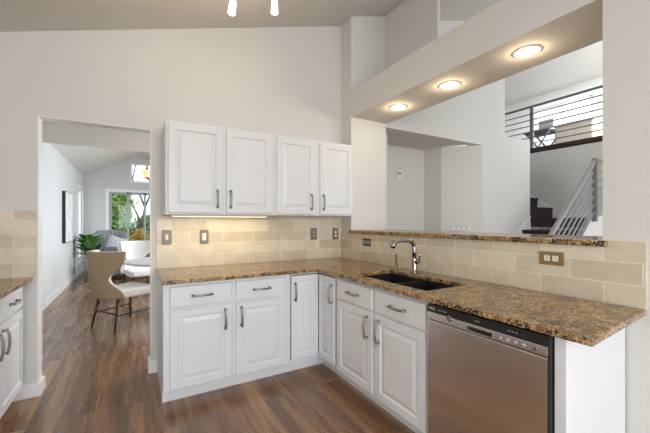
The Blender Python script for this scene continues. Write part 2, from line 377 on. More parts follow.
MB().box((XW-0.025, y0-0.06, z1-0.01), (XW-0.002, y1+0.06, z1+0.07), 0.004).build('window_trim', 'trim', wn)

# dining room
XD, YF = -3.3, 7.8
ln = MB(); ln.box((XD-0.12, 0.12, 0), (XD, 6.70, 2.8)); ln.box((XD-0.12, 6.70, 0), (XD, 7.5, 0.35)); ln.box((XD-0.12, 6.70, 2.15), (XD, 7.5, 2.8)); ln.box((XD-0.12, 7.5, 0), (XD, YF+0.12, 2.8))
struct('wall_dining_left', ln, 'wall_cool')
RG = -2.03; PK = 3.21; SL = 0.485
fw = MB()
fw.box((XD-0.12, YF, 0), (-2.72, YF+0.12, 2.45)); fw.box((-2.72, YF, 2.17), (-0.9, YF+0.12, 2.45)); fw.box((-0.9, YF, 0), (0.7, YF+0.12, 2.45))
fw.box((XD-0.12, YF, 2.45), (-2.21, YF+0.12, 3.03)); fw.box((-1.25, YF, 2.45), (0.7, YF+0.12, 3.03)); fw.box((XD-0.12, YF, 3.03), (0.7, YF+0.12, 3.4))
struct('wall_dining_far', fw, 'wall_cool')
struct('wall_dining_right', MB().box((0.7, 0.12, 0), (0.82, YF+0.12, 3.0)), 'wall_cool')
struct('ceiling_dining_low', MB().box((XD-0.1, 0.12, 2.465), (0.7, 2.85, 2.56)), 'ceil')
struct('ceiling_dining_vault', MB().prism([(XD-0.1, PK-SL*(RG-XD+0.1)), (RG, PK), (0.75, PK-0.22*(0.75-RG)), (0.75, PK-0.22*(0.75-RG)+0.08), (RG, PK+0.08), (XD-0.1, PK-SL*(RG-XD+0.1)+0.08)], 'Y', 2.85, YF+0.12), 'ceil')
struct('wall_dining_gable', MB().box((XD-0.1, 2.75, 2.56), (0.75, 2.84, 3.3)), 'wall')
struct('baseboard_dining_left', MB().box((XD, 0.12, 0), (XD+0.016, YF, 0.12), 0.004), 'trim')
struct('baseboard_dining_far', MB().box((XD+0.016, YF-0.016, 0), (-2.78, YF, 0.12), 0.004), 'trim')
# sliding door
sd = MB()
for x in (-2.72, -2.285, -1.86, -0.96): sd.box((x, YF+0.02, 0.0), (x+0.06, YF+0.08, 2.17))
sd.box((-2.66, YF+0.02, 2.11), (-0.96, YF+0.08, 2.17)); sd.box((-2.66, YF+0.02, 0.0), (-0.96, YF+0.08, 0.06))
do = struct('door_1', sd, 'winframe')
MB().box((-2.66, YF+0.045, 0.06), (-0.96, YF+0.051, 2.11)).build('pane', 'glass', do)
MB().box((-2.80, YF-0.018, 0.0), (-2.72, YF-0.001, 2.25)).box((-2.72, YF-0.018, 2.17), (-0.9, YF-0.001, 2.25)).build('door_trim', 'trim', do)
w2 = MB(); w2.box((-2.21, YF+0.02, 2.45), (-2.16, YF+0.08, 3.03)).box((-1.30, YF+0.02, 2.45), (-1.25, YF+0.08, 3.03)).box((-2.16, YF+0.02, 2.98), (-1.30, YF+0.08, 3.03)).box((-2.16, YF+0.02, 2.45), (-1.30, YF+0.08, 2.50))
wo = struct('window_2', w2, 'blind'); MB().box((-2.16, YF+0.045, 2.50), (-1.30, YF+0.051, 2.98)).build('pane', 'glass', wo)
w3 = MB(); w3.box((XD-0.08, 6.70, 0.35), (XD-0.02, 6.76, 2.15)).box((XD-0.08, 7.44, 0.35), (XD-0.02, 7.5, 2.15)).box((XD-0.08, 6.76, 2.09), (XD-0.02, 7.44, 2.15)).box((XD-0.08, 6.76, 0.35), (XD-0.02, 7.44, 0.41))
wo = struct('window_3', w3, 'blind'); MB().box((XD-0.05, 6.76, 0.41), (XD-0.044, 7.44, 2.09)).build('pane', 'glass', wo)
MB().box((XD+0.001, 6.62, 0.28), (XD+0.02, 6.70, 2.23)).box((XD+0.001, 7.5, 0.28), (XD+0.02, 7.58, 2.23)).box((XD+0.001, 6.70, 2.15), (XD+0.02, 7.5, 2.23)).box((XD+0.001, 6.70, 0.28), (XD+0.02, 7.5, 0.35)).build('window_trim', 'trim', wo)

# doorway lining, baseboards
struct('trim_doorway', MB().box((-2.757, 0.0, 0.0), (-2.751, 0.12, 2.142)).box((-1.994, 0.0, 0.0), (-1.988, 0.12, 2.142)).box((-2.751, 0.0, 2.136), (-1.994, 0.12, 2.142)), 'trim')
struct('baseboard_back', MB().box((-2.95, -0.016, 0), (-2.735, -0.0, 0.10), 0.004).box((-2.751, -0.0005, 0), (-2.735, 0.136, 0.10), 0.004), 'trim')
struct('baseboard_back_right', MB().box((-2.01, -0.016, 0), (-1.93, 0.0, 0.10), 0.004).box((-2.01, -0.0005, 0), (-1.994, 0.136, 0.10), 0.004), 'trim')
# tile backsplashes
struct('wall_tile_back', MB().box((-1.945, -0.010, 0.914), (-0.001, 0.0, 1.392)), 'tile_x')
struct('wall_tile_left', MB().box((XL, -0.010, 0.914), (-2.762, 0.0, 1.414)), 'tile_x')
struct('wall_tile_right', MB().box((-0.010, -2.519, 0.914), (0.0, -0.010, 1.203)).box((-0.010, -2.691, 0.914), (0.0, -2.519, 1.238)), 'tile_y')

# ------------------------------------------------------------------ CABINETS
def raised_panel(w_, h_, rail=0.055, t=0.02):
    """door in local x (width) z (height), back at y=0, front towards -y"""
    mb = MB(); bm = mb.bm
    rings = [(0, 0), (0, -t+0.004), (0.004, -t), (rail, -t), (rail+0.006, -t+0.009), (rail+0.014, -t+0.009), (rail+0.042, -t+0.001)]
    if min(w_, h_) < 2*(rail+0.05): rings = [(0, 0), (0, -t+0.006), (0.007, -t)]
    prev = None
    for (i, y) in rings:
        r = [bm.verts.new(p) for p in ((i, y, i), (w_-i, y, i), (w_-i, y, h_-i), (i, y, h_-i))]
        if prev:
            for k in range(4): bm.faces.new((prev[k], prev[(k+1) % 4], r[(k+1) % 4], r[k]))
        else: bm.faces.new(r)
        prev = r
    bm.faces.new(prev)
    bmesh.ops.recalc_face_normals(bm, faces=bm.faces)
    return mb
def pull(length, vertical):
    mb = MB(); h = length/2; pts = []
    for k in range(-6, 7):
        u = k/6; d = -0.034 + 0.012*u*u
        pts.append((u*h*0.98, d))
    path = [(-h*0.86, -0.001)] + pts[1:-1] + [(h*0.86, -0.001)]
    f = (lambda a, d: (0, d, a)) if vertical else (lambda a, d: (a, d, 0))
    mb.tube([f(a, d) for a, d in pts], [0.0055]+[0.0075]*11+[0.0055], 8)
    for s_ in (-1, 1):
        mb.tube([f(s_*h*0.86, -0.0005), f(s_*h*0.86, -0.010), f(s_*h*0.86, -0.024)], [0.011, 0.008, 0.006], 8)
    return mb
def add_door(parent, x, z, w_, h_, name='door', hx=None, hz=None, hl=0.155, vertical=True, y=0.0, rail=0.055, rot=None, loc=None):
    d = raised_panel(w_, h_, rail).build(name, 'cab', parent, loc or (x, y, z), rot)
    if hx is not None: pull(hl, vertical).build('handle', 'nickel', d, (hx, -0.02, hz))
    return d
DZ0, DZ1, WZ0, WZ1 = 0.115, 0.690, 0.705, 0.862
FY = -0.66          # face frame plane, door fronts at -0.68
# base cabinets on the back wall; local origin at unit's left back floor corner
def base_unit(loc, rz, wd, depth, fronts, label, group=None, side_gap=0.0):
    t = thing('base_cabinet', label, 'kitchen cabinet', loc, rz, group)
    MB().box((0, -depth, 0.10), (wd, -0.012, 0.884), 0.002).build('cabinet_body', 'cab', t)
    MB().box((0.0, -depth+0.075, 0.0), (wd, -0.03, 0.10)).build('toe_kick', 'cab', t)
    for kind, x0, x1, hs in fronts:
        if kind == 'drawer':
            add_door(t, x0, WZ0, x1-x0, WZ1-WZ0, 'drawer', (x1-x0)/2, (WZ1-WZ0)/2, 0.155, False, y=-depth)
        else:
            add_door(t, x0, DZ0, x1-x0, DZ1-DZ0, 'door', (x1-x0-0.052) if hs == 'r' else 0.042, 0.465, 0.165, True, y=-depth)
    return t
base_unit((-1.94, 0, 0), 0, 0.497, 0.66, [('drawer', 0.042, 0.485, None), ('door', 0.042, 0.485, 'r')], 'white base cabinet nearest the doorway, drawer above one door hinged beside the wall end')
base_unit((-1.4425, 0, 0), 0, 0.474, 0.66, [('drawer', 0.020, 0.442, None), ('door', 0.020, 0.442, 'l')], 'white base cabinet between the doorway cabinet and the corner cabinet, drawer above one door')
# corner (lazy susan) cabinet: L shaped
t = thing('corner_cabinet', 'white corner base cabinet whose two tall narrow doors meet in the inside corner', 'kitchen cabinet', (0, 0, 0))
L6 = [(-0.968, -0.012), (-0.012, -0.012), (-0.012, -0.972), (-0.66, -0.972), (-0.66, -0.66), (-0.968, -0.66)]
MB().prism(L6, 'Z', 0.10, 0.884).build('cabinet_body', 'cab', t)
MB().prism([(-0.968, -0.03), (-0.03, -0.03), (-0.03, -0.972), (-0.585, -0.972), (-0.585, -0.585), (-0.968, -0.585)], 'Z', 0.0, 0.10).build('toe_kick', 'cab', t)
MB().box((-0.9495, -0.6615, 0.131), (-0.662, -0.660, 0.868)).box((-0.6615, -0.9500, 0.131), (-0.660, -0.662, 0.868)).build('door_gap_shade', 'gap', t)  # dark sheet drawn as the shade around the corner doors
add_door(t, -0.945, 0.135, 0.262, 0.728, 'door', 0.032, 0.59, 0.165, True, y=-0.662, rail=0.045)
add_door(t, 0, 0, 0.262, 0.728, 'door', 0.230, 0.59, 0.165, True, rail=0.045, loc=(-0.662, -0.684, 0.135), rot=(0, 0, -PI/2))
# sink base on the side run: local x runs towards -Y, front (-y local) faces -X
t = base_unit((0, -0.974, 0), -PI/2, 0.981, 0.66, [('drawer', 0.018, 0.474, None), ('drawer', 0.508, 0.961, None), ('door', 0.018, 0.474, 'r'), ('door', 0.508, 0.961, 'l')], 'white double-door sink base cabinet with two drawer fronts, under the black sink')
for ch in t.children:
    if ch.name.startswith('cabinet_body'):      # open top so the bowls hang inside
        bpy.data.objects.remove(ch)
mb = MB()
mb.box((0, -0.66, 0.10), (0.981, -0.63, 0.884), 0.002).box((0, -0.63, 0.10), (0.018, -0.012, 0.884)).box((0.963, -0.63, 0.10), (0.981, -0.012, 0.884)).box((0.018, -0.63, 0.10), (0.963, -0.012, 0.13)).box((0.018, -0.03, 0.13), (0.963, -0.012, 0.884))
mb.build('cabinet_body', 'cab', t)
# end panel beside the dishwasher
e = MB().box((-0.675, -2.648, 0.0), (-0.615, -2.606, 0.884), 0.002).box((-0.616, -2.614, 0.0), (-0.012, -2.6065, 0.884)).build('end_panel', 'cab'); tag(e, 'white end panel closing the cabinet run past the dishwasher', 'panel')
# cabinets along the side wall at the photo's edge
lb = base_unit((XL, -0.595, 0), 0, 0.01, 0.66, [], 'x'); 
for ch in list(lb.children): bpy.data.objects.remove(ch)
bpy.data.objects.remove(lb)
def left_unit(y1, wd, hs, label):
    t = thing('base_cabinet', label, 'kitchen cabinet', (XL, y1-wd, 0), PI/2)
    MB().box((0, -0.64, 0.10), (wd, -0.012, 0.884), 0.002).build('cabinet_body', 'cab', t)
    MB().box((0.0, -0.565, 0.0), (wd, -0.03, 0.10)).build('toe_kick', 'cab', t)
    a, b = 0.015, wd-0.015
    add_door(t, a, WZ0, b-a, WZ1-WZ0, 'drawer', (b-a)/2, (WZ1-WZ0)/2, 0.155, False, y=-0.64)
    add_door(t, a, DZ0, b-a, DZ1-DZ0, 'door', 0.042 if hs == 'l' else b-a-0.045, 0.465, 0.165, True, y=-0.64)
left_unit(-0.018, 0.53, 'l', 'white base cabinet against the tiled wall end, on the other side of the doorway')
left_unit(-0.5485, 0.53, 'r', 'white base cabinet cut by the photo edge, next in the short cabinet run')
left_unit(-1.079, 0.60, 'l', 'white base cabinet out at the end of the short cabinet run')

# wall cabinets
def wall_unit(x0, wd, doors, label):
    t = thing('wall_cabinet', label, 'kitchen cabinet', (x0, 0, 1.392))
    MB().box((0, -0.33, 0), (wd, -0.002, 0.768), 0.002).build('cabinet_body', 'cab', t)
    for a, b, hs in doors:
        add_door(t, a, 0.014, b-a, 0.735, 'door', (b-a-0.045) if hs == 'r' else 0.035, 0.122, 0.165, True, y=-0.33)
wall_unit(-1.90, 0.929, [(0.018, 0.450, 'r'), (0.482, 0.902, 'l')], 'white wall cabinet with two raised panel doors, the one nearer the doorway')
wall_unit(-0.970, 0.912, [(0.024, 0.435, 'r'), (0.494, 0.890, 'l')], 'white wall cabinet with two raised panel doors, above the kitchen corner')
t = thing('under_cabinet_light', 'slim warm light strip fixed under the wall cabinet nearer the doorway', 'light', (-1.42, -0.20, 1.392))
MB().box((-0.43, -0.03, -0.016), (0.43, 0.03, -0.0005), 0.003).build('housing', 'trim', t)
MB().box((-0.41, -0.02, -0.018), (0.41, 0.02, -0.0162)).build('lens', 'puck', t)
d = bpy.data.lights.new('strip_light', 'AREA'); d.shape = 'RECTANGLE'; d.size = 0.8; d.size_y = 0.04; d.energy = 2.0; d.color = (1.0, 0.78, 0.44)
o = bpy.data.objects.new('strip_light', d); COL.objects.link(o); o.parent = t; o.location = (0, 0, -0.021)

# ------------------------------------------------------------------ COUNTERTOPS
def counter_mesh(inside, xs, ys, z0, z1):
    mb = MB(); bm = mb.bm; vt = {}
    def v(x, y, z):
        k = (round(x, 4), round(y, 4), round(z, 4))
        if k not in vt: vt[k] = bm.verts.new((x, y, z))
        return vt[k]
    cells = {(i, j) for i in range(len(xs)-1) for j in range(len(ys)-1) if inside((xs[i]+xs[i+1])/2, (ys[j]+ys[j+1])/2)}
    for (i, j) in cells:
        a, b, c, d = xs[i], xs[i+1], ys[j], ys[j+1]
        bm.faces.new([v(a, c, z1), v(b, c, z1), v(b, d, z1), v(a, d, z1)]); bm.faces.new([v(a, d, z0), v(b, d, z0), v(b, c, z0), v(a, c, z0)])
        for (di, dj, p, q) in ((-1, 0, (a, d), (a, c)), (1, 0, (b, c), (b, d)), (0, -1, (a, c), (b, c)), (0, 1, (b, d), (a, d))):
            if (i+di, j+dj) not in cells: bm.faces.new([v(*p, z0), v(*q, z0), v(*q, z1), v(*p, z1)])
    bmesh.ops.recalc_face_normals(bm, faces=bm.faces)
    return mb
SX0, SX1, SY0, SY1 = -0.585, -0.195, -1.86, -1.10     # sink cut-out
CE = -2.72
ins = lambda x, y: ((y > -0.712) or (x > -0.706)) and not (SX0 < x < SX1 and SY0 < y < SY1)
mb = counter_mesh(ins, [-1.95, -0.706, SX0, SX1, -0.011], [CE, SY0, SY1, -0.712, -0.011], 0.884, 0.914)
for vv in mb.bm.verts:                                   # the free end runs slightly out of square
    if abs(vv.co.y-CE) < 1e-4: vv.co.y = -2.745 if vv.co.x < -0.7 else -2.745+0.054*(vv.co.x+0.706)/0.706
ct = mb.build('countertop', 'granite'); bev(ct, 0.006, 3); tag(ct, 'polished brown granite worktop, L-shaped, running from the doorway past the sink over the dishwasher', 'worktop')
ct = MB().box((XL+0.001, -1.70, 0.884), (-2.783, -0.011, 0.914), 0.006, 3).build('countertop', 'granite'); tag(ct, 'short brown granite worktop on the cabinets beside the doorway at the photo edge', 'worktop')
lg = MB().box((-0.032, -2.545, 1.2035), (0.56, -0.205, 1.236), 0.006, 3).build('bar_ledge', 'granite'); tag(lg, 'raised brown granite bar ledge along the pass-through opening above the sink', 'ledge')

# sink
t = thing('kitchen_sink', 'black double-bowl undermount sink set in the granite worktop', 'sink', (0, 0, 0))
def bowl(y0, y1, nm):
    x0, x1, z0, z1 = SX0-0.006, SX1+0.006, 0.70, 0.8835
    mb = MB(); th = 0.006
    mb.box((x0, y0, z0), (x1, y1, z0+th)); mb.box((x0, y0, z0+th), (x0+th, y1, z1)); mb.box((x1-th, y0, z0+th), (x1, y1, z1)); mb.box((x0+th, y0, z0+th), (x1-th, y0+th, z1)); mb.box((x0+th, y1-th, z0+th), (x1-th, y1, z1))
    b_ = mb.build(nm, 'sinkblk', t)
    MB().lathe([(0.045, 0.0), (0.045, 0.004), (0.03, 0.004), (0.028, 0.001)], ((x0+x1)/2, (y0+y1)/2, z0+th)).build('drain', 'chrome', b_)
bowl(SY0-0.006, -1.492, 'bowl'); bowl(-1.468, SY1+0.006, 'bowl')
MB().box((SX0-0.006, -1.492, 0.79), (SX1+0.006, -1.468, 0.866), 0.008).build('divider', 'sinkblk', t)

# main faucet
fx, fy = -0.125, -1.305
t = thing('kitchen_faucet', 'tall brushed nickel pull-down faucet with high arched spout behind the sink', 'faucet', (fx, fy, 0.9142))
MB().lathe([(0.030, 0), (0.030, 0.006), (0.024, 0.012), (0.021, 0.03), (0.021, 0.11), (0.019, 0.125)], n=20).build('faucet_body', 'chrome', t)
pts = [(0, 0, 0.12), (0.0, 0, 0.17), (-0.004, 0, 0.205)]
for k in range(1, 9):
    a = k/8*PI*0.52; pts.append((-0.085+0.081*math.cos(a), 0, 0.205+0.062*math.sin(a)))
pts += [(-0.14, 0, 0.268), (-0.19, 0, 0.262), (-0.222, 0, 0.248)]
MB().tube(pts, [0.018]*3+[0.0165]*9+[0.0155, 0.0155, 0.0155][:len(pts)-12], 14).build('spout', 'chrome', t)
MB().tube([(-0.212, 0, 0.264), (-0.228, 0, 0.232), (-0.235, 0, 0.208)], [0.019, 0.020, 0.017], 14).build('spray_head', 'chrome', t)
lv = MB().tube([(0.0, -0.015, 0.085), (0.0, -0.040, 0.095), (0.0, -0.052, 0.10)], [0.017, 0.017, 0.015], 12).tube([(0.0, -0.045, 0.098), (-0.004, -0.062, 0.135), (-0.008, -0.072, 0.170)], [0.008, 0.0065, 0.006], 10); lv.build('lever', 'chrome', t)
# slim filter tap
t = thing('water_filter_tap', 'slender gooseneck filter tap standing beside the main faucet', 'faucet', (-0.160, -1.125, 0.9142))
MB().lathe([(0.019, 0), (0.019, 0.006), (0.013, 0.012), (0.012, 0.055), (0.008, 0.062)], n=16).build('tap_body', 'chrome', t)
pts = [(0, 0, 0.06), (0, 0, 0.15), (0, 0, 0.20)]
for k in range(1, 10):
    a = k/9*PI*0.9; pts.append((-0.042+0.042*math.cos(a), 0.0, 0.20+0.055*math.sin(a)))
MB().tube(pts, 0.0055, 10).build('spout', 'chrome', t)
MB().tube([(0, -0.008, 0.045), (0, -0.03, 0.055)], [0.006, 0.004], 8).build('lever', 'chrome', t)

# ------------------------------------------------------------------ DISHWASHER
t = thing('dishwasher', 'stainless steel dishwasher with black control strip under the worktop', 'dishwasher', (-0.66, -1.958, 0))
MB().box((0.0, -0.638, 0.03), (0.60, -0.004, 0.872)).build('tub_body', 'gap', t)
MB().box((0.03, -0.636, 0.0), (0.10, -0.006, 0.10)).build('kick_plate', 'black', t)
MB().box((-0.030, -0.632, 0.105), (-0.001, -0.006, 0.787), 0.006, 3).build('door', 'steel', t)
PZ0, PZ1 = 0.791, 0.832
pc0, pc1 = -0.395, -0.265      # pocket
mb = MB(); mb.box((-0.034, pc0, 0.817), (-0.006, pc1, PZ1), 0.002).box((-0.034, -0.632, PZ0), (-0.001, pc0, PZ1), 0.003).box((-0.034, pc1, PZ0), (-0.001, -0.006, PZ1), 0.003).box((-0.034, pc0, PZ0), (-0.001, pc1, PZ0+0.007), 0.002)
cp = mb.build('control_panel', 'steel', t)
MB().box((-0.010, pc0, PZ0+0.007), (-0.001, pc1, PZ1)).build('handle_pocket', 'gap', t)
MB().prism([(-0.034, 0.832), (-0.024, 0.872), (-0.001, 0.872), (-0.001, 0.832)], 'Y', -0.632, -0.006).build('control_strip', 'black', t)
MB().box((-0.031, -0.640, 0.10), (-0.001, -0.632, 0.876)).build('side_gap_shade', 'gap', t)  # black strip standing for the shaded gap beside the dishwasher door
for k, yy in enumerate((-0.437, -0.472, -0.506, -0.541)):
    MB().lathe([(0.006, 0.0), (0.006, -0.002), (0.005, -0.003)], (-0.034, yy, 0.812), 14, 'X').build('button', 'pot', t)
MB().lathe([(0.009, 0.0), (0.009, -0.003), (0.007, -0.004)], (-0.034, -0.585, 0.812), 16, 'X').build('power_button', 'nickel', t)
MB().lathe([(0.016, 0.0), (0.016, -0.003), (0.009, -0.004), (0.008, -0.002)], (-0.034, -0.160, 0.826), 18, 'X').build('vent_button', 'chrome', t)
def text(body, name, mat, size, parent, loc, rot):
    cu = bpy.data.curves.new(name, 'FONT'); cu.body = body; cu.size = size; cu.extrude = 0.0003; cu.align_x = 'CENTER'; cu.align_y = 'CENTER'
    o = bpy.data.objects.new(name, cu); COL.objects.link(o)
    dg = bpy.context.evaluated_depsgraph_get(); me = bpy.data.meshes.new_from_object(o.evaluated_get(dg)); bpy.data.objects.remove(o)
    me.materials.append(M[mat]); r = bpy.data.objects.new(name, me); COL.objects.link(r); r.parent = parent; r.location = loc; r.rotation_euler = rot
    return r
tilt = math.atan2(0.010, 0.040)
text('LG', 'logo_letters', 'whitelabel', 0.020, t, (-0.0300, -0.046, 0.852), (PI/2-tilt, 0, -PI/2))
MB().lathe([(0.0085, 0.0), (0.0085, -0.0006), (0.006, -0.0006), (0.006, 0)], (-0.0297, -0.026, 0.852), 18, 'X').build('logo_emblem', 'whitelabel', t)
for a, b in ((-0.085, -0.099), (-0.105, -0.118), (-0.124, -0.136), (-0.306, -0.330), (-0.47, -0.478), (-0.486, -0.494), (-0.502, -0.510)):
    MB().box((-0.0302, b, 0.850), (-0.0285, a, 0.854)).build('display_mark', 'greydev', t)

# ------------------------------------------------------------------ WALL PLATES
def plate(kind, loc, rz, horiz, pm, dm, label, name, cat, wd=0.078, ht=0.132):
    t = thing(name, label, cat, loc, rz)
    a, b = (ht, wd) if horiz else (wd, ht)
    MB().box((-a/2, -0.007, -b/2), (a/2, 0, b/2), 0.003).build('wall_plate', pm, t)
    def bx_(x0, x1, z0, z1, y0=-0.010, y1=-0.0065):
        return MB().box((z0, y0, -x1), (z1, y1, -x0), 0.001) if horiz else MB().box((x0, y0, z0), (x1, y1, z1), 0.001)
    if kind == 'rocker':
        bx_(-0.017, 0.017, -0.034, 0.034).build('rocker', dm, t)
    elif kind == 'toggle':
        bx_(-0.012, 0.012, -0.025, 0.025, -0.0085).build('switch_surround', dm, t)
        bx_(-0.005, 0.005, 0.0, 0.014, -0.018).build('toggle', dm, t)
    elif kind == 'double':
        for z in (-0.03, 0.03):
            bx_(-0.017, 0.017, z-0.022, z+0.022).build('rocker', dm, t)
    else:
        for z in (-0.022, 0.022):
            r = bx_(-0.016, 0.016, z-0.015, z+0.015).build('socket', dm, t)
            for x in (-0.006, 0.006): bx_(x-0.0015, x+0.0015, z-0.002, z+0.009, -0.0108, -0.0095).build('slot', 'slot', r)
    return t
plate('toggle', (-1.865, -0.010, 1.192), 0, False, 'pewter', 'device', 'pewter toggle switch plate on the tile nearest the doorway', 'light_switch', 'light switch')
plate('rocker', (-1.545, -0.010, 1.189), 0, False, 'pewter', 'device', 'pewter switch plate with a cream rocker below the first wall cabinet', 'light_switch', 'light switch')
plate('outlet', (-0.372, -0.010, 1.193), 0, False, 'pewter', 'greydev', 'pewter plate with a grey socket on the back tile, farther from the corner', 'power_outlet', 'outlet')
plate('outlet', (-0.085, -0.010, 1.189), 0, False, 'pewter', 'device', 'pewter plate with a pale socket on the back tile, close to the corner', 'power_outlet', 'outlet')
plate('double', (-0.010, -0.517, 1.116), -PI/2, True, 'bronze', 'greydev', 'dark bronze plate with two switches under the bar ledge beside the faucet', 'light_switch', 'light switch')
plate('outlet', (-0.010, -2.281, 1.119), -PI/2, True, 'gold', 'device', 'brass sideways outlet plate on the tile above the dishwasher', 'power_outlet', 'outlet')
plate('outlet', (XD+0.001, 3.37, 0.40), PI/2, False, 'blind', 'device', 'white outlet low on the dining room wall below the picture', 'power_outlet', 'outlet')
t = thing('thermostat', 'white square thermostat on the recess wall seen through the pass-through', 'thermostat', (1.48, 0.619, 2.07))
MB().box((-0.065, -0.022, -0.055), (0.065, 0, 0.055), 0.006).build('housing', 'blind', t); MB().box((-0.04, -0.024, -0.01), (0.04, -0.0215, 0.035), 0.001).build('display', 'greydev', t)
t = thing('outlet_strip', 'row of white sockets low on the angled recess wall behind the ledge', 'outlet', (2.315, 0.115, 1.222), -0.755)
MB().box((-0.16, -0.006, -0.045), (0.16, 0, 0.045), 0.002).build('wall_plate', 'pot', t)
for k in range(4): MB().box((-0.135+k*0.075, -0.008, -0.02), (-0.09+k*0.075, -0.0055, 0.02), 0.001).build('socket', 'blind', t)

# floor register
t = thing('floor_vent', 'bronze floor register grille in the inside corner of the cabinets', 'vent', (-0.690, -0.775, 0))
MB().box((-0.075, -0.15, 0.0002), (-0.052, 0.15, 0.006), 0.002).box((0.052, -0.15, 0.0002), (0.075, 0.15, 0.006), 0.002).box((-0.052, -0.15, 0.0002), (0.052, -0.122, 0.006), 0.002).box((-0.052, 0.122, 0.0002), (0.052, 0.15, 0.006), 0.002).build('frame', 'vent', t)
MB().box((-0.052, -0.122, 0.0003), (0.052, 0.122, 0.0012)).build('duct', 'ventdark', t)
mb = MB()
for k in range(15): y = -0.112+k*0.016; mb.box((-0.052, y-0.0028, 0.0012), (0.052, y+0.0028, 0.0045))
mb.box((-0.004, -0.122, 0.0012), (0.004, 0.122, 0.005)); mb.build('louvre', 'vent', t)

# ------------------------------------------------------------------ LIGHTS
dl = thing('recessed_downlight', 'lit round downlight in the beam, farthest, nearest the kitchen corner', 'ceiling light', (0.231, -0.726, 2.51))
MB().lathe([(0.060, -0.001), (0.066, -0.007), (0.090, -0.005), (0.092, 0.0)], n=32, cap=False).build('trim_ring', 'trim', dl)
MB().lathe([(0.0605, -0.0015), (0.05, -0.004), (0.001, -0.005)], n=32).build('lens', 'lens', dl)
dup(dl, (0.233, -1.362, 2.51), 'lit round downlight in the middle of the beam')
dup(dl, (0.232, -2.010, 2.51), 'lit round downlight in the beam, closest to the near pillar')
for i, y in enumerate((-0.726, -1.362, -2.010)):
    d = bpy.data.lights.new('downlight_lamp', 'POINT'); d.energy = 2.3; d.color = (1.0, 0.78, 0.50); d.shadow_soft_size = 0.035
    o = bpy.data.objects.new('downlight_lamp', d); COL.objects.link(o); o.location = (0.232, y, 2.462)
# added fill lamp to brighten floor and worktops, unseen above the camera's view
t = thing('fill_lamp', 'added round fill lamp on the sloped kitchen ceiling, out of view', 'ceiling light', (-1.75, -2.35, CZ(-1.75)-0.035))
MB().lathe([(0.20, 0.03), (0.21, 0.0), (0.20, -0.03)], n=32).build('lamp_base', 'nickel', t)
MB().lathe([(0.19, -0.0305), (0.17, -0.06), (0.10, -0.085), (0.001, -0.095)], n=32).build('opal_glass', 'bulb', t)
d = bpy.data.lights.new('fill_lamp_light', 'AREA'); d.shape = 'DISK'; d.size = 0.4; d.energy = 5; d.color = (1.0, 0.93, 0.84)
o = bpy.data.objects.new('fill_lamp_light', d); COL.objects.link(o); o.parent = t; o.location = (0, 0, -0.105)
# track light
TY = -0.80
t = thing('track_light', 'ceiling track with small glowing glass cylinder heads above the kitchen', 'ceiling light', (0, 0, 0))
MB().prism([(-2.6, CZ(-2.6)-0.005), (-0.7, CZ(-0.7)-0.005), (-0.7, CZ(-0.7)-0.03), (-2.6, CZ(-2.6)-0.03)], 'Y', TY-0.018, TY+0.018).build('track', 'nickel', t)
def head(x, z0, tilt):
    zt = CZ(x)-0.03
    h = MB().tube([(x, TY, zt), (x, TY, z0+0.10)], 0.006, 8).lathe([(0.018, 0.135), (0.020, 0.095)], (x, TY, z0), 16).build('head', 'nickel', t)
    MB().lathe([(0.020, 0.0), (0.027, 0.004), (0.024, 0.095), (0.020, 0.10)], n=20).build('bulb_glass', 'bulb', h, (x, TY, z0), (0, tilt, 0))
    d = bpy.data.lights.new('track_lamp', 'POINT'); d.energy = 2.3; d.color = (1.0, 0.78, 0.54); d.shadow_soft_size = 0.04
    o = bpy.data.objects.new('track_lamp', d); COL.objects.link(o); o.location = (x, TY, z0-0.06)
head(-1.490, 2.885, 0.12); head(-1.148, 2.995, 0.0); head(-2.15, 2.93, 0.0)

# ------------------------------------------------------------------ STAIRS AND RAILINGS
TR, RI = 0.25, 1.39/7
t = thing('staircase', 'dark carpeted stairs with white stringer rising over a landing to the loft', 'stairs', (0, 0, 0))
for i in range(1, 7):
    x0 = 3.86-(7-i)*TR
    MB().box((x0, -0.885, 0.0), (x0+TR, YW-0.002, i*RI), 0.0).box((x0-0.022, -0.885, i*RI-0.04), (x0+0.03, YW-0.002, i*RI), 0.012, 3).build('step', 'carpet', t)
MB().box((3.86, -0.885, 1.24), (XR-0.016, YW+0.128, 1.39)).box((3.838, -0.885, 1.35), (3.90, YW-0.002, 1.39), 0.012, 3).build('landing', 'carpet', t)
MB().prism([(2.2, 0.0), (XR-0.002, 0.0), (XR-0.002, 1.415), (4.08, 1.415), (2.45, 0.0)], 'Y', -0.920, -0.887).build('stringer', 'trim', t)
MB().prism([(2.36-0.08, 0.0), (2.36, 0.0), (3.86, 1.19), (3.86, 1.42), (3.80, 1.42), (2.28, 0.20)], 'Y', YW-0.014, YW-0.001).build('skirt_board', 'trim', t)
for i in range(1, 8):
    yy = YW+0.13+(i-1)*0.27; z = 1.39+i*0.2045
    MB().box((3.875, yy, 1.24), (XR-0.016, yy+0.27, z)).box((3.875, yy-0.022, z-0.04), (XR-0.016, yy+0.03, z), 0.012, 3).build('step', 'carpet', t)
MB().prism([(-3.4, 1.39), (0.03, 1.39), (0.03, 1.24), (1.95, 2.65), (1.95, 2.80), (1.80, 2.80), (0.03, 1.60), (-0.03, 1.53), (-0.03, 1.49), (-3.4, 1.49)], 'X', XR-0.015, XR-0.001).build('skirt_board', 'trim', t)
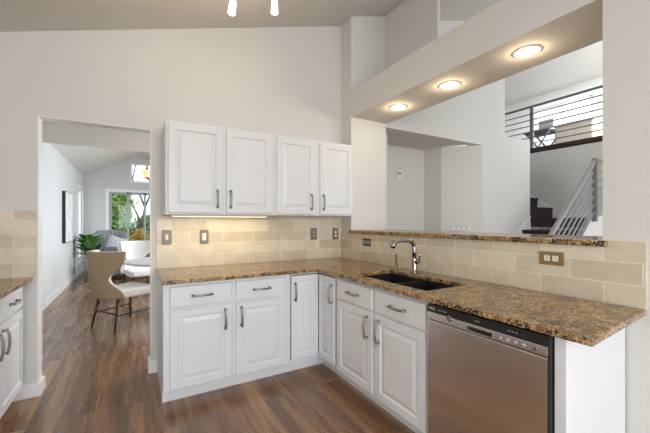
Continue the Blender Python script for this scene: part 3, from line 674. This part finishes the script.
# stair railing (X direction, near side of the lower flight)
t = thing('stair_railing', 'grey steel stair railing with sloping parallel bars beside the carpeted steps', 'railing', (0, 0, 0))
RY = -0.95; PXp, PTZ = 4.06, 2.31; SLP = 0.88
def zr(x, off=0): return PTZ + SLP*(x-PXp) - off
xa = 2.05
MB().prism([(PXp+0.02, PTZ+0.005), (PXp+0.02, PTZ-0.075), (xa, zr(xa)-0.075), (xa, zr(xa)+0.01)], 'Y', RY-0.020, RY+0.020).box((PXp, RY-0.02, PTZ-0.03), (XR-0.018, RY+0.02, PTZ+0.006)).build('top_rail', 'railgrey', t)
MB().box((PXp-0.006, RY-0.028, 1.33), (PXp+0.054, RY+0.028, PTZ-0.005)).build('post', 'steelgrey', t)
MB().box((xa-0.03, RY-0.02, 0.002), (xa+0.02, RY+0.02, zr(xa))).build('post', 'railgrey', t)
for k in range(1, 7):
    off = 0.055 + k*0.128
    x1 = PXp; x0 = max(xa, PXp-(PTZ-off-0.06)/SLP)
    MB().prism([(x1, zr(x1, off)), (x1, zr(x1, off)-0.026), (x0, zr(x0, off)-0.026), (x0, zr(x0, off))], 'Y', RY-0.010, RY+0.010).box((PXp+0.054, RY-0.008, PTZ-off-0.016), (XR-0.018, RY+0.008, PTZ-off)).build('bar', 'railgrey', t)
# loft railing
t = thing('loft_railing', 'dark grey steel railing with horizontal bars along the loft edge', 'railing', (0, 0, 0))
LX = XR+0.03
MB().box((LX-0.02, -3.4, 3.665), (LX+0.02, 2.6, 3.70)).build('top_rail', 'steelgrey', t)
for y in (0.43, -1.4, -3.2): MB().box((LX-0.025, y-0.03, 2.821), (LX+0.025, y+0.03, 3.665)).build('post', 'steelgrey', t)
for k in range(1, 7): MB().box((LX-0.009, -3.4, 3.665-k*0.121-0.018), (LX+0.009, 2.6, 3.665-k*0.121)).build('bar', 'steelgrey', t)

# loft desk, chair and monitor
t = thing('loft_desk', 'grey desk on crossed X legs behind the loft railing', 'desk', (6.75, 1.12, 2.811))
MB().box((-0.3, -0.28, 0.72), (0.3, 0.32, 0.76), 0.004).build('desk_top', 'greywood', t)
for x in (-0.25, 0.25):
    MB().tube([(x, -0.24, 0.0), (x, 0.27, 0.72)], 0.022, 8).tube([(x+0.045, 0.27, 0.0), (x+0.045, -0.24, 0.72)], 0.022, 8).build('leg', 'greywood', t)
t = thing('computer_monitor', 'dark monitor standing on the loft desk in front of the window', 'monitor', (6.80, 1.08, 3.572))
MB().box((-0.08, -0.12, 0), (0.08, 0.12, 0.012)).box((-0.012, -0.02, 0.012), (0.012, 0.02, 0.12)).build('stand', 'monitor', t)
MB().box((-0.015, -0.17, 0.09), (0.015, 0.17, 0.30), 0.006).build('screen', 'greydev', t)
t = thing('storage_cabinet', 'low cream cabinet beside the desk on the loft, under the window', 'cabinet', (6.9, 0.45, 2.811))
MB().box((-0.25, -0.40, 0.04), (0.25, 0.36, 0.78), 0.006).build('cabinet_body', 'cream', t)
MB().box((-0.28, -0.43, 0.781), (0.28, 0.39, 0.81), 0.004).build('cabinet_top', 'cream', t)
MB().box((-0.258, -0.02, 0.08), (-0.2505, 0.33, 0.74), 0.002).build('door', 'cream', t); MB().box((-0.258, -0.38, 0.08), (-0.2505, -0.05, 0.74), 0.002).build('door', 'cream', t)
for yy in (-0.36, 0.32): MB().box((-0.22, yy-0.03, 0), (0.22, yy+0.03, 0.04)).build('foot', 'greywood', t)

# ------------------------------------------------------------------ DINING ROOM FURNITURE
def wing_chair(name, label, loc, rz, outer='tan', inner='white_fab', legs=True, top=0.97, R=0.27):
    """front faces local +x"""
    t = thing(name, label, 'chair', loc, rz)
    z0, z1 = 0.40, top
    def phimax(zz):
        u = (zz-z0)/(z1-z0)
        return math.radians(63 + 8*max(0.0, u-0.3) - 29*math.exp(-((u-0.42)/0.20)**2) + 14*max(0.0, 0.25-u)*2)
    def shell(r):
        def f(a, b):
            zz = z0+(z1-z0)*b; ph = (a*2-1)*phimax(zz); rr = r*(1+0.24*b)
            return (-rr*math.cos(ph)*0.98-0.035, rr*math.sin(ph), zz)
        return f
    o = MB().grid(shell(R), 28, 22).build('back_shell', outer, t); solid(o, 0.030, 0)
    o = MB().grid(shell(R-0.036), 28, 22).build('back_cushion', inner, t); solid(o, 0.036, 0)
    # seat
    pts = [(R*0.85*math.cos(a)*-1, R*0.85*math.sin(a)) for a in [(-80+160*k/12)*PI/180 for k in range(13)]]
    pts = [(x, y) for x, y in pts] + [(0.30, 0.27), (0.33, 0.22), (0.33, -0.22), (0.30, -0.27)]
    o = MB().prism(pts, 'Z', 0.385, 0.49).build('seat', inner, t); bev(o, 0.03, 4)
    for i, (lx, ly) in enumerate(((-0.17, -0.19), (-0.17, 0.19), (0.25, -0.21), (0.25, 0.21))):
        sx = -0.07 if lx < 0 else 0.03; sy = 0.04 if ly > 0 else -0.04
        MB().tube([(lx+sx, ly+sy, 0.0), (lx, ly, 0.386)], [0.011, 0.019], 8).build('leg', 'legwood', t)
    def lp(lx, ly, z): 
        k = 1-z/0.386; return (lx+(-0.07 if lx < 0 else 0.03)*k, ly+(0.04 if ly > 0 else -0.04)*k, z)
    for ly in (-1, 1): MB().tube([lp(-0.17, 0.19*ly, 0.19), lp(0.25, 0.21*ly, 0.19)], 0.009, 6).build('stretcher', 'legwood', t)
    MB().tube([lp(-0.17, -0.19, 0.21), lp(-0.17, 0.19, 0.21)], 0.009, 6).build('stretcher', 'legwood', t)
    return t
wing_chair('dining_chair', 'tan linen wing dining chair with white seat and dark legs, just past the doorway', (-2.25, 1.70, 0), 0.60)
wing_chair('dining_chair', 'pale dining chair on the far side of the round table, facing the doorway', (-2.02, 3.50, 0), -PI/2+0.35, 'white_fab', 'white_fab')
t = thing('dining_table', 'round pale grey pedestal dining table beside the tan chair', 'table', (-1.66, 2.22, 0))
MB().lathe([(0.56, 0.725), (0.60, 0.738), (0.60, 0.752), (0.585, 0.758)], n=48).build('table_top', 'tabletop', t)
MB().lathe([(0.28, 0.0), (0.28, 0.02), (0.10, 0.06), (0.055, 0.14), (0.05, 0.55), (0.10, 0.69), (0.30, 0.724)], n=28).build('pedestal', 'blind', t)

# far lounge chairs
def lounge(name, label, loc, rz, mat, wd, ht, channels):
    t = thing(name, label, 'chair', loc, rz)     # front faces local -y
    MB().box((-wd/2, -0.36, 0.14), (wd/2, 0.30, 0.34), 0.05, 4).build('seat_base', mat, t)
    o = MB().box((-wd/2+0.09, -0.38, 0.34), (wd/2-0.09, 0.18, 0.47), 0.05, 4).build('seat_cushion', mat, t)
    def f(a, b):
        ph = (a*2-1)*1.25; z = 0.30+(ht-0.30)*b; r = wd/2*(1+0.14*b)
        bump_ = (0.012*math.cos(ph*22)) if channels else 0
        return ((r+bump_)*math.sin(ph), 0.02+(r+bump_)*math.cos(ph)*0.80, z - 0.16*max(0, abs(ph)-0.7)*b)
    o = MB().grid(f, 60, 10).build('backrest', mat, t); solid(o, 0.09, 0)
    for x in (-1, 1):
        for y in (-0.28, 0.22): MB().tube([(x*(wd/2-0.08), y, 0.0), (x*(wd/2-0.09), y, 0.15)], [0.012, 0.018], 8).build('leg', 'legwood', t)
    return t
lounge('armchair', 'grey channel-tufted armchair in front of the sliding glass door', (-2.62, 6.85, 0), 0.15, 'grey_fab', 0.62, 1.10, True)
def pillow():
    def f(a, b):
        u, v = a*2-1, b*2-1; e = (1-u**4)*(1-v**4)
        return (u*0.22*(1-0.05*(1-v*v)), -0.075*e, v*0.22*(1-0.08*(1-u*u)))
    mb = MB().grid(f, 14, 14); mb.grid(lambda a, b: (lambda p: (p[0], -p[1], p[2]))(f(a, b)), 14, 14)
    bmesh.ops.remove_doubles(mb.bm, verts=mb.bm.verts, dist=1e-4); bmesh.ops.recalc_face_normals(mb.bm, faces=mb.bm.faces)
    return mb
p = pillow().build('throw_pillow', 'pillow', None, (-2.50, 6.66, 0.735), (-0.25, 0.35, 0.15)); tag(p, 'white and grey patterned throw pillow propped on the grey armchair', 'pillow')
t = thing('loveseat', 'low sage green sofa seen from behind, between plant and dining chairs', 'sofa', (-2.22, 5.85, 0), 0.12)
MB().box((-0.55, -0.36, 0.10), (0.55, 0.36, 0.40), 0.05, 4).build('seat_base', 'sage', t)
MB().box((-0.55, -0.40, 0.12), (0.55, -0.24, 0.76), 0.05, 4).build('backrest', 'sage', t)
MB().box((-0.46, -0.22, 0.40), (0.46, 0.34, 0.50), 0.04, 4).build('seat_cushion', 'sage', t)
for x in (-0.48, 0.48):
    for y in (-0.32, 0.30): MB().tube([(x, y, 0), (x, y, 0.11)], [0.014, 0.02], 8).build('leg', 'legwood', t)

# plant on a stand
t = thing('potted_plant', 'leafy green plant in a pale pot on a metal stand by the dining room wall', 'plant', (-2.99, 6.1, 0))
MB().lathe([(0.10, 0.17), (0.12, 0.20), (0.135, 0.39), (0.138, 0.40), (0.125, 0.40), (0.12, 0.37)], n=24).build('pot', 'pot', t)
MB().lathe([(0.122, 0.36), (0.121, 0.372), (0.01, 0.378)], n=20).build('soil', 'soil', t)
mb = MB()
for k in range(4):
    a = PI/4+k*PI/2; mb.tube([(0.125*math.cos(a), 0.125*math.sin(a), 0), (0.125*math.cos(a), 0.125*math.sin(a), 0.22)], 0.007, 6)
mb.tube([(0.125, 0, 0.165), (-0.125, 0, 0.165)], 0.006, 6); mb.tube([(0, 0.125, 0.165), (0, -0.125, 0.165)], 0.006, 6); mb.build('stand', 'nickel', t)
def leaf(mb, base, d, ln, wd):
    d = Vector(d).normalized(); s_ = d.cross(Vector((0, 0, 1))).normalized(); up = s_.cross(d)
    base = Vector(base); rows = []
    for k in range(7):
        u = k/6; w_ = wd*math.sin(PI*min(1, u*0.94+0.06))**0.8*(0.55+0.75*u)*(1 if u < 0.98 else 0.1)
        c = base + d*ln*u - Vector((0, 0, 1))*ln*0.12*u*u
        rows.append([mb.bm.verts.new(c - s_*w_ + up*w_*0.25), mb.bm.verts.new(c), mb.bm.verts.new(c + s_*w_ + up*w_*0.25)])
    for A, B in zip(rows, rows[1:]):
        for q in range(2):
            f = mb.bm.faces.new((A[q], A[q+1], B[q+1], B[q])); f.smooth = True
stems = MB()
for k in range(5):
    a = k*1.26; stems.tube([(0.03*math.cos(a), 0.03*math.sin(a), 0.37), (0.09*math.cos(a), 0.09*math.sin(a), 0.62), (0.13*math.cos(a), 0.13*math.sin(a), 0.80)], [0.008, 0.006, 0.004], 6)
stems.build('stem', 'bark', t)
for k in range(46):
    a = random.uniform(0, 2*PI); z = random.uniform(0.50, 0.90); r = 0.04+0.08*random.random()
    mb = MB(); leaf(mb, (r*math.cos(a), r*math.sin(a), z), (math.cos(a+random.uniform(-.5, .5)), math.sin(a+random.uniform(-.5, .5)), random.uniform(0.2, 1.3)), random.uniform(0.22, 0.32), random.uniform(0.065, 0.095))
    mb.build('leaf', 'leaf' if k % 3 else 'leaf2', t)

# framed canvas
t = thing('framed_picture', 'large pale abstract canvas in a black frame on the dining room wall', 'picture', (XD, 5.12, 1.40))
z0, z1 = -0.485, 0.515
MB().box((0.001, -0.46, z0), (0.055, -0.452, z1)).box((0.001, 0.452, z0), (0.055, 0.46, z1)).box((0.001, -0.452, z1-0.008), (0.055, 0.452, z1)).box((0.001, -0.452, z0), (0.055, 0.452, z0+0.008)).build('frame', 'blackframe', t)
MB().box((0.001, -0.451, z0+0.009), (0.052, 0.451, z1-0.009)).build('canvas', 'canvas', t)

# chandelier
t = thing('chandelier', 'dark chandelier with peach glass shades hanging over the dining table', 'chandelier', (-1.66, 2.22, 2.465))
MB().lathe([(0.06, -0.002), (0.055, -0.02), (0.02, -0.03)], n=20).build('canopy', 'legwood', t)
MB().tube([(0, 0, -0.02), (0, 0, -0.50)], 0.008, 8).lathe([(0.012, -0.62), (0.030, -0.58), (0.022, -0.50), (0.012, -0.42)], n=16).build('stem', 'legwood', t)
for k in range(5):
    a = k*2*PI/5+PI*0.98; ca, sa = math.cos(a), math.sin(a)
    ar = MB().tube([(0.02*ca, 0.02*sa, -0.56), (0.12*ca, 0.12*sa, -0.60), (0.24*ca, 0.24*sa, -0.56), (0.29*ca, 0.29*sa, -0.49)], 0.009, 8).lathe([(0.025, -0.50), (0.028, -0.485), (0.02, -0.475)], (0.29*ca, 0.29*sa, 0), 14).tube([(0.29*ca, 0.29*sa, -0.37), (0.29*ca, 0.29*sa, -0.31)], [0.02, 0.006], 8).build('arm', 'legwood', t)
    MB().lathe([(0.028, -0.485), (0.058, -0.45), (0.066, -0.41), (0.060, -0.375)], (0.29*ca, 0.29*sa, 0), 18, cap=False).build('lamp_shade', 'shade', ar)

# ------------------------------------------------------------------ OUTSIDE
g = MB().box((-30, YF+0.12, -0.3), (30, 60, -0.12)).build('lawn', 'grass'); g['kind'] = 'structure'
def branches(mb, p, d, ln, r, depth):
    p = Vector(p); d = Vector(d).normalized(); q = p + d*ln*0.5 + Vector((random.uniform(-.1, .1), random.uniform(-.1, .1), 0.05))*ln; e = p + d*ln
    mb.tube([p, q, e], [r, r*0.8, r*0.6], 5, False)
    if depth:
        for k in range(3):
            nd = d + Vector((random.uniform(-1, 1), random.uniform(-1, 1), random.uniform(-0.2, 0.8)))*0.75
            branches(mb, e if k else q, nd, ln*random.uniform(0.62, 0.82), r*0.58, depth-1)
def crown(mb, c, rx, rz, n, s0):
    for k in range(n):
        while True:
            u = Vector((random.uniform(-1, 1), random.uniform(-1, 1), random.uniform(-1, 1)))
            if 0.15 < u.length < 1: break
        p = Vector((c[0]+u.x*rx, c[1]+u.y*rx, c[2]+u.z*rz)); a = Vector((random.uniform(-1, 1), random.uniform(-1, 1), random.uniform(-1, 1))).normalized(); b = a.orthogonal().normalized()
        s_ = s0*random.uniform(0.6, 1.4)
        vs_ = [mb.bm.verts.new(p + a*s_), mb.bm.verts.new(p + b*s_*0.5), mb.bm.verts.new(p - a*s_), mb.bm.verts.new(p - b*s_*0.5)]; mb.bm.faces.new(vs_)
def tree(label, loc, h, rx, rz, mat, n, s0, bare=False):
    t = thing('garden_tree', label, 'tree', loc)
    mb = MB(); branches(mb, (0, 0, 0), (0.05, 0, 1), h, 0.10, 5 if bare else 2); mb.build('trunk', 'bark', t)
    if n:
        mb = MB(); crown(mb, (0, 0, h+rz*0.4), rx, rz, n, s0); mb.build('foliage', mat, t)
tree('full green tree outside behind the first glass door panel', (-2.85, 11.9, -0.12), 1.3, 0.70, 1.7, 'treeleaf', 2600, 0.10)
tree('bare branching tree outside behind the second glass door panel', (-1.70, 17.0, -0.12), 2.2, 1.3, 1.4, 'treeleaf', 220, 0.06, True)
tree('dark evergreen farther back behind the garden shrubs', (-0.9, 20, -0.12), 0.6, 1.8, 0.9, 'treeleaf2', 1500, 0.16)
for i, (x, y, r, m_, lb_) in enumerate(((-2.75, 10.2, 0.55, 'treeleaf2', 'dark green shrub outside the sliding door, behind the armchair'), (-1.9, 10.8, 0.42, 'goldleaf', 'golden yellow shrub outside the sliding door'), (-0.85, 10.9, 0.45, 'treeleaf', 'light green shrub outside the sliding door beside the golden one'))):
    t = thing('garden_shrub', lb_, 'shrub', (x, y, -0.12)); mb = MB(); branches(mb, (0, 0, 0), (0, 0, 1), 0.35, 0.03, 2); mb.build('stem', 'bark', t)
    mb = MB(); crown(mb, (0, 0, 0.62), r, 0.55, 900, 0.07); mb.build('foliage', m_, t)
